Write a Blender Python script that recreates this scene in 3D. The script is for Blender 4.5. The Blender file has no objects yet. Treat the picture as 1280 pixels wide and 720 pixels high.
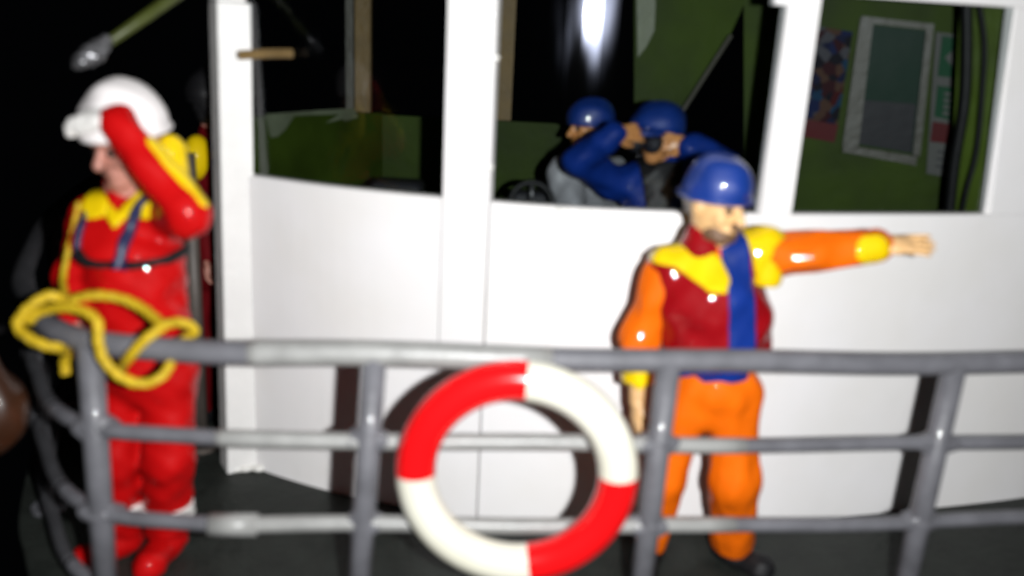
import bpy, math, random
import numpy as np
from mathutils import Vector, Matrix
random.seed(4); rng = np.random.default_rng(4)
# ------------------------------------------------------------------ camera, world, flash
# The place is a hand-built model boat.  Coordinates below are written in "full-size" metres
# and brought to model size (1:16) by S.
S = 1 / 16
FPX, TH, PH, H = 1065.0, 0.2821, 0.0503, 2.139
scene = bpy.context.scene
col = scene.collection
fw = np.array([0, math.cos(TH), -math.sin(TH)]); rt = np.array([1., 0, 0]); up = np.cross(rt, fw)
RT = math.cos(PH) * rt + math.sin(PH) * up; UP = np.cross(RT, fw)
ROT = Matrix((RT, UP, -fw)).transposed().to_4x4()
cd = bpy.data.cameras.new('camera'); cam = bpy.data.objects.new('camera', cd); col.objects.link(cam)
cam.matrix_world = Matrix.Translation((0, 0, H * S)) @ ROT
cd.sensor_width = 36; cd.lens = 36 * FPX / 1280; cd.clip_start = .005; cd.clip_end = 50
cd.dof.use_dof = True; cd.dof.focus_distance = 12 * S; cd.dof.aperture_fstop = 11.3
scene.camera = cam
w = bpy.data.worlds.new('World'); scene.world = w; w.use_nodes = True
w.node_tree.nodes['Background'].inputs[0].default_value = (.7, .8, 1, 1)
w.node_tree.nodes['Background'].inputs[1].default_value = .0008
ld = bpy.data.lights.new('camera_flash', 'POINT'); ld.shadow_soft_size = .040 * S
ld.energy = 3.2; ld.color = (.985, .995, 1)
fl = bpy.data.objects.new('camera_flash', ld); col.objects.link(fl)
fl.matrix_world = Matrix.Translation((.33 * S, 0, (H + .02) * S)) @ ROT
scene.view_settings.view_transform = 'Standard'; scene.view_settings.look = 'None'
scene.view_settings.exposure = 0; scene.view_settings.gamma = 1
scene.view_settings.use_curve_mapping = False

def ray(x, y): return fw + RT * (x - 640) / FPX - UP * (y - 360) / FPX
def W(x, y, Y): d = ray(x, y); return np.array([0, 0, H]) + d * Y / d[1]      # photo point at forward distance Y
def Wz(x, y, z): d = ray(x, y); return np.array([0, 0, H]) + d * (z - H) / d[2]   # photo point at height z
def nrm(v): v = np.asarray(v, float); return v / np.linalg.norm(v)

# ------------------------------------------------------------------ materials
def mat(name, c, rough=.4, bump=.0, bscale=40., var=.12, vscale=6., metal=0., spec=.5, coat=0., dirt=None):
    m = bpy.data.materials.new(name); m.use_nodes = True; nt = m.node_tree; N = nt.nodes; L = nt.links
    b = N['Principled BSDF']; tc = N.new('ShaderNodeTexCoord')
    n = N.new('ShaderNodeTexNoise'); n.inputs['Scale'].default_value = vscale / S; n.inputs['Detail'].default_value = 5
    L.new(tc.outputs['Object'], n.inputs['Vector'])
    r = N.new('ShaderNodeValToRGB'); r.color_ramp.elements[0].position = .3; r.color_ramp.elements[1].position = .7
    d = dirt or tuple(max(0, x * (1 - var)) for x in c)
    r.color_ramp.elements[0].color = (*d, 1); r.color_ramp.elements[1].color = (*[min(.95, x * (1 + var * .4)) for x in c], 1)
    L.new(n.outputs['Fac'], r.inputs['Fac']); L.new(r.outputs['Color'], b.inputs['Base Color'])
    b.inputs['Metallic'].default_value = metal; b.inputs['Specular IOR Level'].default_value = spec
    b.inputs['Coat Weight'].default_value = coat; b.inputs['Coat Roughness'].default_value = .04
    mr = N.new('ShaderNodeMapRange'); mr.inputs['To Min'].default_value = max(.03, rough - .07); mr.inputs['To Max'].default_value = rough + .1
    L.new(n.outputs['Fac'], mr.inputs['Value']); L.new(mr.outputs['Result'], b.inputs['Roughness'])
    if bump:
        n2 = N.new('ShaderNodeTexNoise'); n2.inputs['Scale'].default_value = bscale / S; n2.inputs['Detail'].default_value = 3
        L.new(tc.outputs['Object'], n2.inputs['Vector'])
        bp = N.new('ShaderNodeBump'); bp.inputs['Strength'].default_value = bump; bp.inputs['Distance'].default_value = .02 * S
        L.new(n2.outputs['Fac'], bp.inputs['Height']); L.new(bp.outputs['Normal'], b.inputs['Normal'])
    return m
M = dict(
    white=mat('white_enamel_wall', (.80, .79, .795), .6, .12, 7, .03, 2, spec=.12, dirt=(.765, .75, .73)),
    white2=mat('white_enamel_post', (.78, .77, .75), .4, .25, 16, .05, 5),
    glue=mat('white_glue', (.75, .74, .7), .25, .3, 30),
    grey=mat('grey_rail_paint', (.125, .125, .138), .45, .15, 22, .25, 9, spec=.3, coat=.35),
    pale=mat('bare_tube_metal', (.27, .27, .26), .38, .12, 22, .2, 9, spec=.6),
    sidegrey=mat('rail_grey_with_flash_falloff', (.055, .055, .06), .55, .2, 22, .3, 9, spec=.3),  # rail grey darkened in colour to stand in for flash falloff at far left
    deck=mat('dark_green_deck_paint', (.019, .022, .019), .55, .4, 26, .35, 8, spec=.25),
    hull=mat('black_hull_paint', (.012, .012, .014), .5),
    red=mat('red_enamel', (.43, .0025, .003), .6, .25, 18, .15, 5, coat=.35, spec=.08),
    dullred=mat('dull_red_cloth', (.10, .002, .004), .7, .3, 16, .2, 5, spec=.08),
    dred=mat('dark_red_enamel', (.25, .002, .005), .6, .28, 16, .2, 5, coat=1., spec=.08),
    ringred=mat('red_gloss', (.68, .006, .008), .17, .05, 10, .08, 4, coat=.4),
    ringwhite=mat('ivory_gloss', (.70, .69, .60), .17, .06, 10, .06, 4, coat=.4, dirt=(.62, .60, .48)),
    yellow=mat('yellow_enamel', (.72, .50, .002), .6, .25, 18, .15, 6, coat=1., spec=.08),
    rope=mat('yellow_rope', (.52, .35, .005), .6, .5, 60, .2, 12),
    orange=mat('orange_enamel', (.72, .125, .002), .6, .35, 16, .18, 6, coat=.15, spec=.08),
    blue=mat('blue_enamel', (.003, .030, .21), .5, .18, 14, .25, 6, coat=.8),
    bluef=mat('blue_jacket', (.004, .025, .19), .5, .3, 16, .25, 6, coat=.25, spec=.15),
    navy=mat('navy_strap', (.012, .015, .06), .45),
    black=mat('black_paint', (.008, .008, .009), .5, .15, 20, spec=.25),
    whel=mat('white_helmet', (.78, .74, .73), .35, .12, 14, .04, 4),
    glove=mat('white_glove', (.75, .73, .70), .5, .2, 20),
    skin=mat('pale_skin_paint', (.72, .44, .20), .42, .2, 20, .2, 9),
    skin2=mat('pink_skin_paint', (.45, .20, .15), .45, .2, 20, .2, 9),
    skin3=mat('orange_skin_paint', (.62, .27, .09), .35, .2, 20, .25, 9),
    beard=mat('brown_hair_paint', (.14, .075, .04), .5, .4, 40, .3, 14),
    ghair=mat('grey_hair_paint', (.20, .17, .15), .5, .4, 40, .3, 14),
    jgrey=mat('grey_jacket', (.27, .27, .29), .5, .3, 16, .2, 5),
    green=mat('green_interior_paint', (.034, .058, .005), .6, .25, 12, .4, 3, spec=.15),
    green2=mat('bright_green_paint', (.055, .092, .003), .45, .25, 12, .35, 3),
    palegreen=mat('pale_green_filler', (.15, .17, .11), .55, .4, 16, .3, 6),
    tan=mat('bare_wood', (.19, .12, .04), .6, .4, 30, .25, 8),
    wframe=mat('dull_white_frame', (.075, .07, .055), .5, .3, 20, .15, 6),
    dark=mat('dark_interior', (.016, .015, .020), .5),
    greyd=mat('dark_grey_plastic', (.020, .020, .024), .5, .1, 20, spec=.2),
    pole=mat('olive_pole_paint', (.055, .068, .008), .5, .2, 20, .3, 5),
    chrome=mat('dull_chrome', (.22, .22, .23), .35, .3, 18, .4, 14, metal=.7),
    brown=mat('brown_varnish', (.045, .014, .004), .45, .15, 12, .6, 5, coat=.5),
    greenpane=mat('dark_green_panel', (.003, .024, .013), .5, .1, 10, .2, 3, spec=.15),
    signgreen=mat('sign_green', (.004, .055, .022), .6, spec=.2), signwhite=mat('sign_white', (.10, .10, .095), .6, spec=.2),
    signred=mat('sign_red', (.08, .006, .008), .6, spec=.2),
    mast=mat('brown_grey_mast', (.085, .07, .06), .5, .2, 20, .3, 4),
    eye=mat('eye_paint', (.02, .014, .012), .2),
)
def glass():
    m = bpy.data.materials.new('window_glass'); m.use_nodes = True; nt = m.node_tree; N = nt.nodes; L = nt.links
    N.remove(N['Principled BSDF']); out = N['Material Output']
    t = N.new('ShaderNodeBsdfTransparent'); t.inputs[0].default_value = (.86, .88, .88, 1)
    tc = N.new('ShaderNodeTexCoord'); mp = N.new('ShaderNodeMapping'); mp.inputs['Scale'].default_value = (3.2 / S, 3.2 / S, .5 / S)
    L.new(tc.outputs['Object'], mp.inputs['Vector'])
    n = N.new('ShaderNodeTexNoise'); n.inputs['Scale'].default_value = 2.2; n.inputs['Detail'].default_value = 6
    L.new(mp.outputs['Vector'], n.inputs['Vector'])
    g1 = N.new('ShaderNodeBsdfGlossy'); g1.inputs['Roughness'].default_value = .045
    g2 = N.new('ShaderNodeBsdfGlossy'); g2.distribution = 'BECKMANN'; g2.inputs['Color'].default_value = (.72, .76, 1, 1)
    mr = N.new('ShaderNodeMapRange'); mr.inputs['From Min'].default_value = .35; mr.inputs['From Max'].default_value = .7
    mr.inputs['To Min'].default_value = .12; mr.inputs['To Max'].default_value = .21
    L.new(n.outputs['Fac'], mr.inputs['Value']); L.new(mr.outputs['Result'], g2.inputs['Roughness'])
    fr = N.new('ShaderNodeFresnel'); fr.inputs[0].default_value = 1.28
    a = N.new('ShaderNodeMixShader'); b = N.new('ShaderNodeMixShader')
    L.new(fr.outputs[0], a.inputs[0]); L.new(t.outputs[0], a.inputs[1]); L.new(g1.outputs[0], a.inputs[2])
    mu = N.new('ShaderNodeMath'); mu.operation = 'MULTIPLY'; mu.inputs[1].default_value = .011
    L.new(n.outputs['Fac'], mu.inputs[0]); L.new(mu.outputs[0], b.inputs[0])
    L.new(a.outputs[0], b.inputs[1]); L.new(g2.outputs[0], b.inputs[2]); L.new(b.outputs[0], out.inputs[0])
    return m
M['glass'] = glass()
def poster_mat():
    m = bpy.data.materials.new('poster_print'); m.use_nodes = True; nt = m.node_tree; N = nt.nodes; L = nt.links
    b = N['Principled BSDF']; b.inputs['Roughness'].default_value = .6; b.inputs['Specular IOR Level'].default_value = .1
    tc = N.new('ShaderNodeTexCoord'); v = N.new('ShaderNodeTexVoronoi'); v.inputs['Scale'].default_value = 19 / S
    L.new(tc.outputs['Object'], v.inputs['Vector'])
    sp = N.new('ShaderNodeSeparateColor'); L.new(v.outputs['Color'], sp.inputs[0])
    r = N.new('ShaderNodeValToRGB'); r.color_ramp.interpolation = 'CONSTANT'
    cs = [(.004, .007, .03), (.045, .003, .004), (.06, .03, .02), (.004, .010, .05), (.025, .003, .006), (.055, .055, .065), (.004, .03, .07), (.003, .003, .008)]
    r.color_ramp.elements[0].color = (*cs[0], 1); r.color_ramp.elements[1].position = .125; r.color_ramp.elements[1].color = (*cs[1], 1)
    for i in range(2, 8):
        e = r.color_ramp.elements.new(i / 8); e.color = (*cs[i], 1)
    L.new(sp.outputs[0], r.inputs['Fac']); L.new(r.outputs['Color'], b.inputs['Base Color'])
    return m
M['poster'] = poster_mat()

# ------------------------------------------------------------------ object helpers
ORG = {}
def tag(o, label=None, cat=None, group=None, kind=None):
    if label: o['label'] = label
    if cat: o['category'] = cat
    if group: o['group'] = group
    if kind: o['kind'] = kind
    return o
def thing(name, loc, label, cat, group=None):
    o = bpy.data.objects.new(name, None); col.objects.link(o); o.location = Vector(loc); o.empty_display_size = .01
    ORG[o.name] = np.array(loc, float)
    return tag(o, label, cat, group)
def obj(name, V, F, m, parent=None, smooth=True, org=None):
    V = np.asarray(V, float)
    po = ORG[parent.name] if parent else np.zeros(3)
    o0 = np.array(org if org is not None else (po if parent else V.mean(0) * [1, 1, 0] + [0, 0, V[:, 2].min()]), float)
    me = bpy.data.meshes.new(name); me.from_pydata((V - o0).tolist(), [], [list(map(int, f)) for f in F]); me.update()
    if smooth: me.polygons.foreach_set('use_smooth', [True] * len(me.polygons))
    me.materials.append(M[m] if isinstance(m, str) else m)
    o = bpy.data.objects.new(name, me); col.objects.link(o)
    o.location = Vector(o0 - po); ORG[o.name] = o0
    if parent: o.parent = parent
    return o
class MB:
    def __init__(s): s.V = []; s.F = []; s.n = 0
    def add(s, V, F):
        V = np.asarray(V, float); s.V.append(V); s.F += [[i + s.n for i in f] for f in F]; s.n += len(V); return s
    def box(s, c, h, R=None, bev=.0):
        R = np.eye(3) if R is None else np.asarray(R)
        if bev <= 0:
            P = np.array([[x, y, z] for x in(-1, 1) for y in(-1, 1) for z in(-1, 1)], float) * h
            F = [(0, 1, 3, 2), (4, 6, 7, 5), (0, 4, 5, 1), (2, 3, 7, 6), (0, 2, 6, 4), (1, 5, 7, 3)]
            return s.add(P @ R.T + c, F)
        hx, hy, hz = h; b = bev; P = []; F = []
        prof = [(hx - b, hy), (hx, hy - b), (hx, -hy + b), (hx - b, -hy), (-hx + b, -hy), (-hx, -hy + b), (-hx, hy - b), (-hx + b, hy)]
        k = 1 - b / max(hx, hy)
        for z, q in((-hz, 1), (-hz + b, 0), (hz - b, 0), (hz, 1)):
            for x, y in prof:
                P.append((x - q * b * np.sign(x), y - q * b * np.sign(y), z))
        for l in range(3):
            for i in range(8): F.append((l * 8 + i, l * 8 + (i + 1) % 8, l * 8 + 8 + (i + 1) % 8, l * 8 + 8 + i)[::-1])
        F.append(tuple(range(8))); F.append(tuple(range(31, 23, -1)))
        return s.add(np.array(P) @ R.T + c, F)
    def tube(s, pts, r, n=14, cap=True):
        pts = np.asarray(pts, float); m = len(pts); r = np.broadcast_to(np.asarray(r, float), (m,))
        T = np.gradient(pts, axis=0); T /= np.linalg.norm(T, axis=1)[:, None] + 1e-12
        u = np.cross(T[0], [0.31, .2, .93]); u /= np.linalg.norm(u); P = []
        a = np.arange(n) * 2 * np.pi / n
        for i in range(m):
            u = u - T[i] * (u @ T[i]); u /= np.linalg.norm(u); v = np.cross(T[i], u)
            P.append(pts[i] + r[i] * (np.cos(a)[:, None] * u + np.sin(a)[:, None] * v))
        F = [(i * n + j, i * n + (j + 1) % n, (i + 1) * n + (j + 1) % n, (i + 1) * n + j) for i in range(m - 1) for j in range(n)]
        if cap: F += [tuple(range(n))[::-1], tuple((m - 1) * n + j for j in range(n))]
        return s.add(np.concatenate(P), F)
    def build(s, name, m, parent=None, smooth=False, **k):
        return obj(name, np.concatenate(s.V), s.F, m, parent, smooth, **k)
def spline(P, n=10, closed=False):
    P = np.asarray(P, float); Q = np.vstack([2 * P[0] - P[1], P, 2 * P[-1] - P[-2]]); out = []
    for i in range(1, len(Q) - 2):
        for t in np.linspace(0, 1, n, endpoint=False):
            a, b, c, d = Q[i - 1:i + 3]
            out.append(.5 * (2 * b + (c - a) * t + (2 * a - 5 * b + 4 * c - d) * t * t + (3 * b - a - 3 * c + d) * t ** 3))
    return np.array(out + [P[-1]])
def hermite(xs, ys, x):
    xs = np.array(xs); ys = np.array(ys); m = np.gradient(ys, xs); x = np.asarray(x, float)
    i = np.clip(np.searchsorted(xs, x) - 1, 0, len(xs) - 2); h = xs[i + 1] - xs[i]; t = (x - xs[i]) / h
    return (2*t**3-3*t**2+1)*ys[i] + (t**3-2*t**2+t)*h*m[i] + (-2*t**3+3*t**2)*ys[i+1] + (t**3-t**2)*h*m[i+1]

# ------------------------------------------------------------------ signed-distance sculpting
class Fld:
    def __init__(s, lo, hi, h):
        s.h = h; s.lo = np.array(lo, float); s.n = np.ceil((np.array(hi) - s.lo) / h).astype(int) + 1
        s.ax = [(s.lo[i] + h * np.arange(s.n[i])).astype(np.float32) for i in range(3)]
        s.a = np.full(s.n, .25, np.float32)
    def copy(s):
        o = Fld.__new__(Fld); o.__dict__.update(s.__dict__); o.a = s.a.copy(); return o
    def _sl(s, lo, hi):
        i0 = np.clip(((lo - s.lo) / s.h).astype(int), 0, s.n - 1); i1 = np.clip(((hi - s.lo) / s.h).astype(int) + 2, 1, s.n)
        if (i1 <= i0).any(): return None, None
        return tuple(slice(a, b) for a, b in zip(i0, i1)), [s.ax[k][i0[k]:i1[k]].reshape([-1 if j == k else 1 for j in range(3)]) for k in range(3)]
    def _mix(s, sl, d, k, sub=False):
        A = s.a[sl]
        if sub:
            d = -d
            if k > 0:
                h = np.clip(.5 - .5 * (d - A) / k * -1 - 0, 0, 1); h = np.clip(.5 + .5 * (d - A) / k, 0, 1)
                s.a[sl] = A * (1 - h) + d * h + k * h * (1 - h)
            else: s.a[sl] = np.maximum(A, d)
        elif k > 0:
            h = np.clip(.5 + .5 * (d - A) / k, 0, 1); s.a[sl] = d * (1 - h) + A * h - k * h * (1 - h)
        else: s.a[sl] = np.minimum(A, d)
    def cap(s, a, b, ra, rb=None, k=.02, sub=False):
        rb = ra if rb is None else rb; a = np.asarray(a, float); b = np.asarray(b, float); R = max(ra, rb) + .07
        sl, X = s._sl(np.minimum(a, b) - R, np.maximum(a, b) + R)
        if sl is None: return s
        d = b - a; L = max(d @ d, 1e-9)
        t = np.clip(((X[0] - a[0]) * d[0] + (X[1] - a[1]) * d[1] + (X[2] - a[2]) * d[2]) / L, 0, 1)
        q = np.sqrt((X[0] - a[0] - t * d[0]) ** 2 + (X[1] - a[1] - t * d[1]) ** 2 + (X[2] - a[2] - t * d[2]) ** 2) - (ra + (rb - ra) * t)
        s._mix(sl, q.astype(np.float32), k, sub); return s
    def chain(s, pts, rs, k=.02):
        for i in range(len(pts) - 1): s.cap(pts[i], pts[i + 1], rs[i], rs[i + 1], k)
        return s
    def ell(s, c, r, B=None, k=.02, sub=False):
        B = np.eye(3) if B is None else B; r = np.asarray(r, float); c = np.asarray(c, float); R = r.max() + .07
        sl, X = s._sl(c - R, c + R)
        if sl is None: return s
        D = [X[i] - c[i] for i in range(3)]
        p = [(D[0] * B[i][0] + D[1] * B[i][1] + D[2] * B[i][2]) for i in range(3)]
        k0 = np.sqrt(sum((p[i] / r[i]) ** 2 for i in range(3))); k1 = np.sqrt(sum((p[i] / r[i] ** 2) ** 2 for i in range(3))) + 1e-6
        s._mix(sl, (k0 * (k0 - 1) / k1).astype(np.float32), k, sub); return s
    def plane(s, p, n, k=0.):           # keep the side opposite to n
        p = np.asarray(p, float); n = nrm(n)
        d = sum((s.ax[i].reshape([-1 if j == i else 1 for j in range(3)]) - p[i]) * n[i] for i in range(3)).astype(np.float32)
        s.a = np.maximum(s.a, d); return s
    def wrinkle(s, amp, freq, seed=0, stretch=(1, 1, 1)):
        r = np.random.default_rng(seed); X = [s.ax[i].reshape([-1 if j == i else 1 for j in range(3)]) for i in range(3)]
        for q in range(4):
            v = r.normal(size=3) * np.array(stretch); v = v / np.linalg.norm(v) * freq * (1 + q * .5)
            s.a = s.a + (amp / (1 + q * .5)) * np.sin(v[0] * X[0] + v[1] * X[1] + v[2] * X[2] + r.uniform(0, 6)).astype(np.float32)
        return s
    def patch(s, zone, t=.008):         # a thin raised layer of this surface inside a zone
        o = s.copy(); o.a = np.maximum(s.a - t, zone); 
        o.a = np.maximum(o.a, -(s.a + .02)); return o
    def poly(s, P):                     # 2-D polygon in (X,Z), run through in depth
        P = np.asarray(P, float); x = s.ax[0][:, None]; z = s.ax[2][None, :]; d = np.full((s.n[0], s.n[2]), 1e9); sg = np.ones_like(d)
        n = len(P)
        for i in range(n):
            a, b = P[i], P[(i + 1) % n]; e = b - a; wx = x - a[0]; wz = z - a[1]
            t = np.clip((wx * e[0] + wz * e[1]) / (e @ e), 0, 1); d = np.minimum(d, (wx - e[0] * t) ** 2 + (wz - e[1] * t) ** 2)
            c1 = (z >= a[1]); c2 = (z < b[1]); c3 = (e[0] * wz > e[1] * wx)
            sg = np.where((c1 & c2 & c3) | (~c1 & ~c2 & ~c3), -sg, sg)
        return (sg * np.sqrt(d))[:, None, :].astype(np.float32)
    def line(s, P, r):                  # 2-D polyline band in (X,Z)
        P = np.asarray(P, float); x = s.ax[0][:, None]; z = s.ax[2][None, :]; d = np.full((s.n[0], s.n[2]), 1e9)
        for a, b in zip(P[:-1], P[1:]):
            e = b - a; wx = x - a[0]; wz = z - a[1]; t = np.clip((wx * e[0] + wz * e[1]) / (e @ e), 0, 1)
            d = np.minimum(d, (wx - e[0] * t) ** 2 + (wz - e[1] * t) ** 2)
        return (np.sqrt(d) - r)[:, None, :].astype(np.float32)
    def zone(s, a, b, r):               # 3-D capsule region
        o = Fld.__new__(Fld); o.__dict__.update(s.__dict__); o.a = np.full(s.n, .25, np.float32); o.cap(a, b, r, r, 0); return o.a
    def mesh(s):
        A = s.a; neg = A < 0; n = s.n
        c = [neg[i:n[0]-1+i, j:n[1]-1+j, k:n[2]-1+k] for i in(0, 1) for j in(0, 1) for k in(0, 1)]
        cnt = sum(x.astype(np.int8) for x in c); act = (cnt > 0) & (cnt < 8)
        I = np.argwhere(act); idx = -np.ones(act.shape, np.int64); idx[act] = np.arange(len(I))
        cor = np.array([[i, j, k] for i in(0, 1) for j in(0, 1) for k in(0, 1)])
        v = np.stack([A[I[:, 0] + q[0], I[:, 1] + q[1], I[:, 2] + q[2]] for q in cor], 1)
        acc = np.zeros((len(I), 3)); num = np.zeros(len(I))
        for p in range(8):
            for q in range(p + 1, 8):
                if np.abs(cor[p] - cor[q]).sum() != 1: continue
                cr = (v[:, p] < 0) != (v[:, q] < 0); den = np.where(cr, v[:, p] - v[:, q], 1); t = v[:, p] / den
                acc += np.where(cr[:, None], cor[p] + t[:, None] * (cor[q] - cor[p]), 0); num += cr
        V = s.lo + s.h * (I + acc / num[:, None]); F = []
        for ax in range(3):
            o1, o2 = [(1, 2), (2, 0), (0, 1)][ax]
            a = np.moveaxis(neg, ax, 0); cr = a[:-1] != a[1:]; cr = np.moveaxis(cr, 0, ax)
            E = np.argwhere(cr); ok = (E[:, o1] > 0) & (E[:, o2] > 0) & (E[:, o1] < n[o1] - 1) & (E[:, o2] < n[o2] - 1); E = E[ok]
            fl_ = neg[tuple(E.T)]
            def cell(d1, d2):
                C = E.copy(); C[:, o1] -= d1; C[:, o2] -= d2; return idx[tuple(C.T)]
            q = np.stack([cell(1, 1), cell(0, 1), cell(0, 0), cell(1, 0)], 1)
            q = np.where(fl_[:, None], q, q[:, ::-1]); F.append(q)
        return V, np.concatenate(F)
    def build(s, name, m, parent=None, **k):
        V, F = s.mesh()
        if len(V) == 0: print('EMPTY FIELD', name); return None
        o = obj(name, V, F, m, parent, True, **k)
        return o

# ------------------------------------------------------------------ setting: deck
wx_ = [-2.2, -1.75, -1.3, -.82, -.3, -.09, .3, .69, 1.18, 1.63, 2.1, 2.7, 3.3]
wy_ = [4.55, 4.20, 3.90, 3.68, 3.545, 3.50, 3.465, 3.49, 3.57, 3.68, 3.80, 3.97, 4.2]
def wall_y(x): return hermite(wx_, wy_, x)
def wall_n(x):
    d = (wall_y(x + .01) - wall_y(x - .01)) / .02; return nrm([d, -1, 0])       # outward normal, towards the camera
railp = np.array([(-3.0, 6.4), (-2.75, 5.3), (-2.5, 4.45), (-2.25, 3.85), (-2.02, 3.36), (-1.86, 3.12), (-1.70, 2.90), (-1.54, 2.75), (-1.36, 2.672), (-1.1, 2.655),
                  (-.9, 2.655), (-.53, 2.69), (.25, 2.752), (1.07, 2.832), (1.8, 2.935), (2.6, 3.07), (3.4, 3.27)])
rail_plan = spline(railp, 8)
edge = []
for i, p in enumerate(rail_plan):
    t = rail_plan[min(i + 1, len(rail_plan) - 1)] - rail_plan[max(i - 1, 0)]; t /= np.linalg.norm(t); edge.append(p + .12 * np.array([t[1], -t[0]]))
edge = np.array(edge)
pl = np.vstack([edge, [[3.6, 7], [-3.2, 7]]])
n = len(pl)
V = np.vstack([np.c_[pl, np.zeros(n)], np.c_[pl, np.full(n, -.09)]])
F = [tuple(range(n)), tuple(range(2 * n - 1, n - 1, -1))] + [(i, n + i, n + (i + 1) % n, (i + 1) % n) for i in range(n)]
tag(obj('deck', V, F, 'deck', None, False, org=(0, 0, 0)), kind='structure')

# ------------------------------------------------------------------ wheelhouse
wh = thing('wheelhouse', (.5, 4.2, 0), 'white wheelhouse of the model boat with dark windows and green inside walls', 'wheelhouse')
ZS, ZT, ZR = 1.49, 2.375, 2.80
def arc_slab(x0, x1, z0, z1, off0=0., off1=-.06, n=None, lean=0., skew=0., skewr=0.):
    """curved slab following the front: off = distance in front of the wall line"""
    n = n or max(3, int((x1 - x0) / .06)); xs = np.linspace(x0, x1, n); P = []
    for x in xs:
        for o_, z in((off0, z0), (off0 + lean, z1), (off1 + lean, z1), (off1, z0)):
            t = (x - x0) / (x1 - x0); x_ = x + (z == z0) * (skew * (1 - t) + skewr * t)     # slanted side edges
            N_ = wall_n(x_); q = np.array([x_, float(wall_y(x_)), 0]) + N_ * o_; P.append((q[0], q[1], z))
    F = []
    for i in range(n - 1):
        a = i * 4; b = a + 4
        for j in range(4): F.append((a + j, a + (j + 1) % 4, b + (j + 1) % 4, b + j)[::-1])
    F += [(0, 1, 2, 3), tuple((n - 1) * 4 + j for j in(3, 2, 1, 0))]
    return np.array(P), [f[::-1] for f in F]
def slab(name, m, *a, parent=wh, **k):
    V, F = arc_slab(*a, **k); o = obj(name, V, F, m, parent, False)
    return o
XL0, XL, X1, X2, X3, X4, X5, XR = -1.27, -1.20, -.315, -.105, 1.03, 1.165, 2.055, 3.25
slab('lower_wall', 'white', XL0, X1, -.0, ZS)
slab('lower_wall', 'white', X2, XR, -.0, ZS)
slab('window_pillar', 'white', X1 + .008, X2 - .008, 0, ZR - .002, .010, -.07)
slab('window_pillar', 'white', X3, X4, ZS + .001, ZT - .001)
slab('end_wall', 'white', X5, XR, ZS + .001, ZT - .001, skew=.085)
slab('upper_wall', 'white', XL, X1, ZT, ZR); slab('upper_wall', 'white', X2, XR, ZT, ZR)
# rounded gusset in the top right corner of the middle window
V, F = arc_slab(X3 - .055, X3 - .001, ZT - .05, ZT - .001, -.002, -.05, 3); obj('window_corner', V, F, 'white', wh, False)
for a, b in((XL, X1), (X2, X3), (X4, X5)):
    p = slab('window_pane', 'glass', a - .0 + .002, b - .002, ZS + .002, ZT - .002, -.040, -.046, lean=.028, skewr=.083 if b == X5 else 0.)
    # dark rubber seat behind the lower edge
    slab('window_ledge', 'green2', a + .01, b - .01, ZS - .05, ZS - .004, -.062, -.10)
# roof and the closed sides
xs = np.linspace(-1.5, 3.3, 30); fr = [(x, float(wall_y(x)) - .10) for x in xs] + [(3.4, 5.6), (-1.6, 5.6)]
n = len(fr); V = np.vstack([np.c_[fr, np.full(n, ZR + .002)], np.c_[fr, np.full(n, ZR + .09)]])
obj('roof', V, [tuple(range(n))[::-1], tuple(range(n, 2 * n))] + [(i, (i + 1) % n, n + (i + 1) % n, n + i) for i in range(n)], 'white', wh, False)
slab('inner_lining', 'green2', 2.16, 2.6, .25, ZT, -.062, -.08)
# interior floor
fl_ = [(x, float(wall_y(x)) + .12) for x in np.linspace(-1.15, 3.1, 24)] + [(3.2, 5.5), (-1.4, 5.5)]
n = len(fl_); V = np.vstack([np.c_[fl_, np.full(n, .24)], np.c_[fl_, np.full(n, .18)]])
obj('cabin_floor', V, [tuple(range(n)), tuple(range(2 * n - 1, n - 1, -1))] + [(i, n + i, n + (i + 1) % n, (i + 1) % n) for i in range(n)], 'dark', wh, False)
# corner post
pc = Wz(292, 592, .0); pc[1] += .02
a = math.radians(34); R = np.array([[math.cos(a), -math.sin(a), 0], [math.sin(a), math.cos(a), 0], [0, 0, 1]])
for c_, h_ in(((pc[0], pc[1] + .06, 1.12), (.074, .068, 1.12)), ((pc[0] - .012, pc[1] + .065, 2.521), (.064, .064, .279))):
    mb = MB(); mb.box(c_, h_, R, .006); V = np.concatenate(mb.V); V[:, 0] += .024 * V[:, 2]; obj('corner_post', V, mb.F, 'white2', wh, False)   # leans a little
f = Fld(pc - [.2, .2, .06], pc + [.25, .25, .14], .009)
for i in range(8):
    t = rng.uniform(-.06, .13); f.ell(pc + [t, -.0 + rng.uniform(-.01, .02) + .1 * abs(t), .012], (rng.uniform(.012, .022), .018, rng.uniform(.012, .026)), None, .012)
f.plane(pc * [1, 1, 0], (0, 0, -1)).build('glue_blob', 'glue', wh)
for k, (bx, by, n_) in enumerate(((726, 262, 7), (700, 260, 3), (612, 212, 5), (615, 20, 6), (618, 75, 3))):
    x_ = W(bx, by, 3.55); c_ = np.array([x_[0], float(wall_y(x_[0])) - .002, x_[2]]); f = Fld(c_ - .12, c_ + .12, .007)
    for i in range(n_): f.ell(c_ + [rng.uniform(-.035, .035) * (1 if by > 230 else .25), .0, rng.uniform(-.008, .008) if by > 230 else rng.uniform(-.06, .06)], (rng.uniform(.012, .022), .010, rng.uniform(.010, .016)), None, .01)
    f.build('glue_blob', 'glue', wh)
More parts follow.
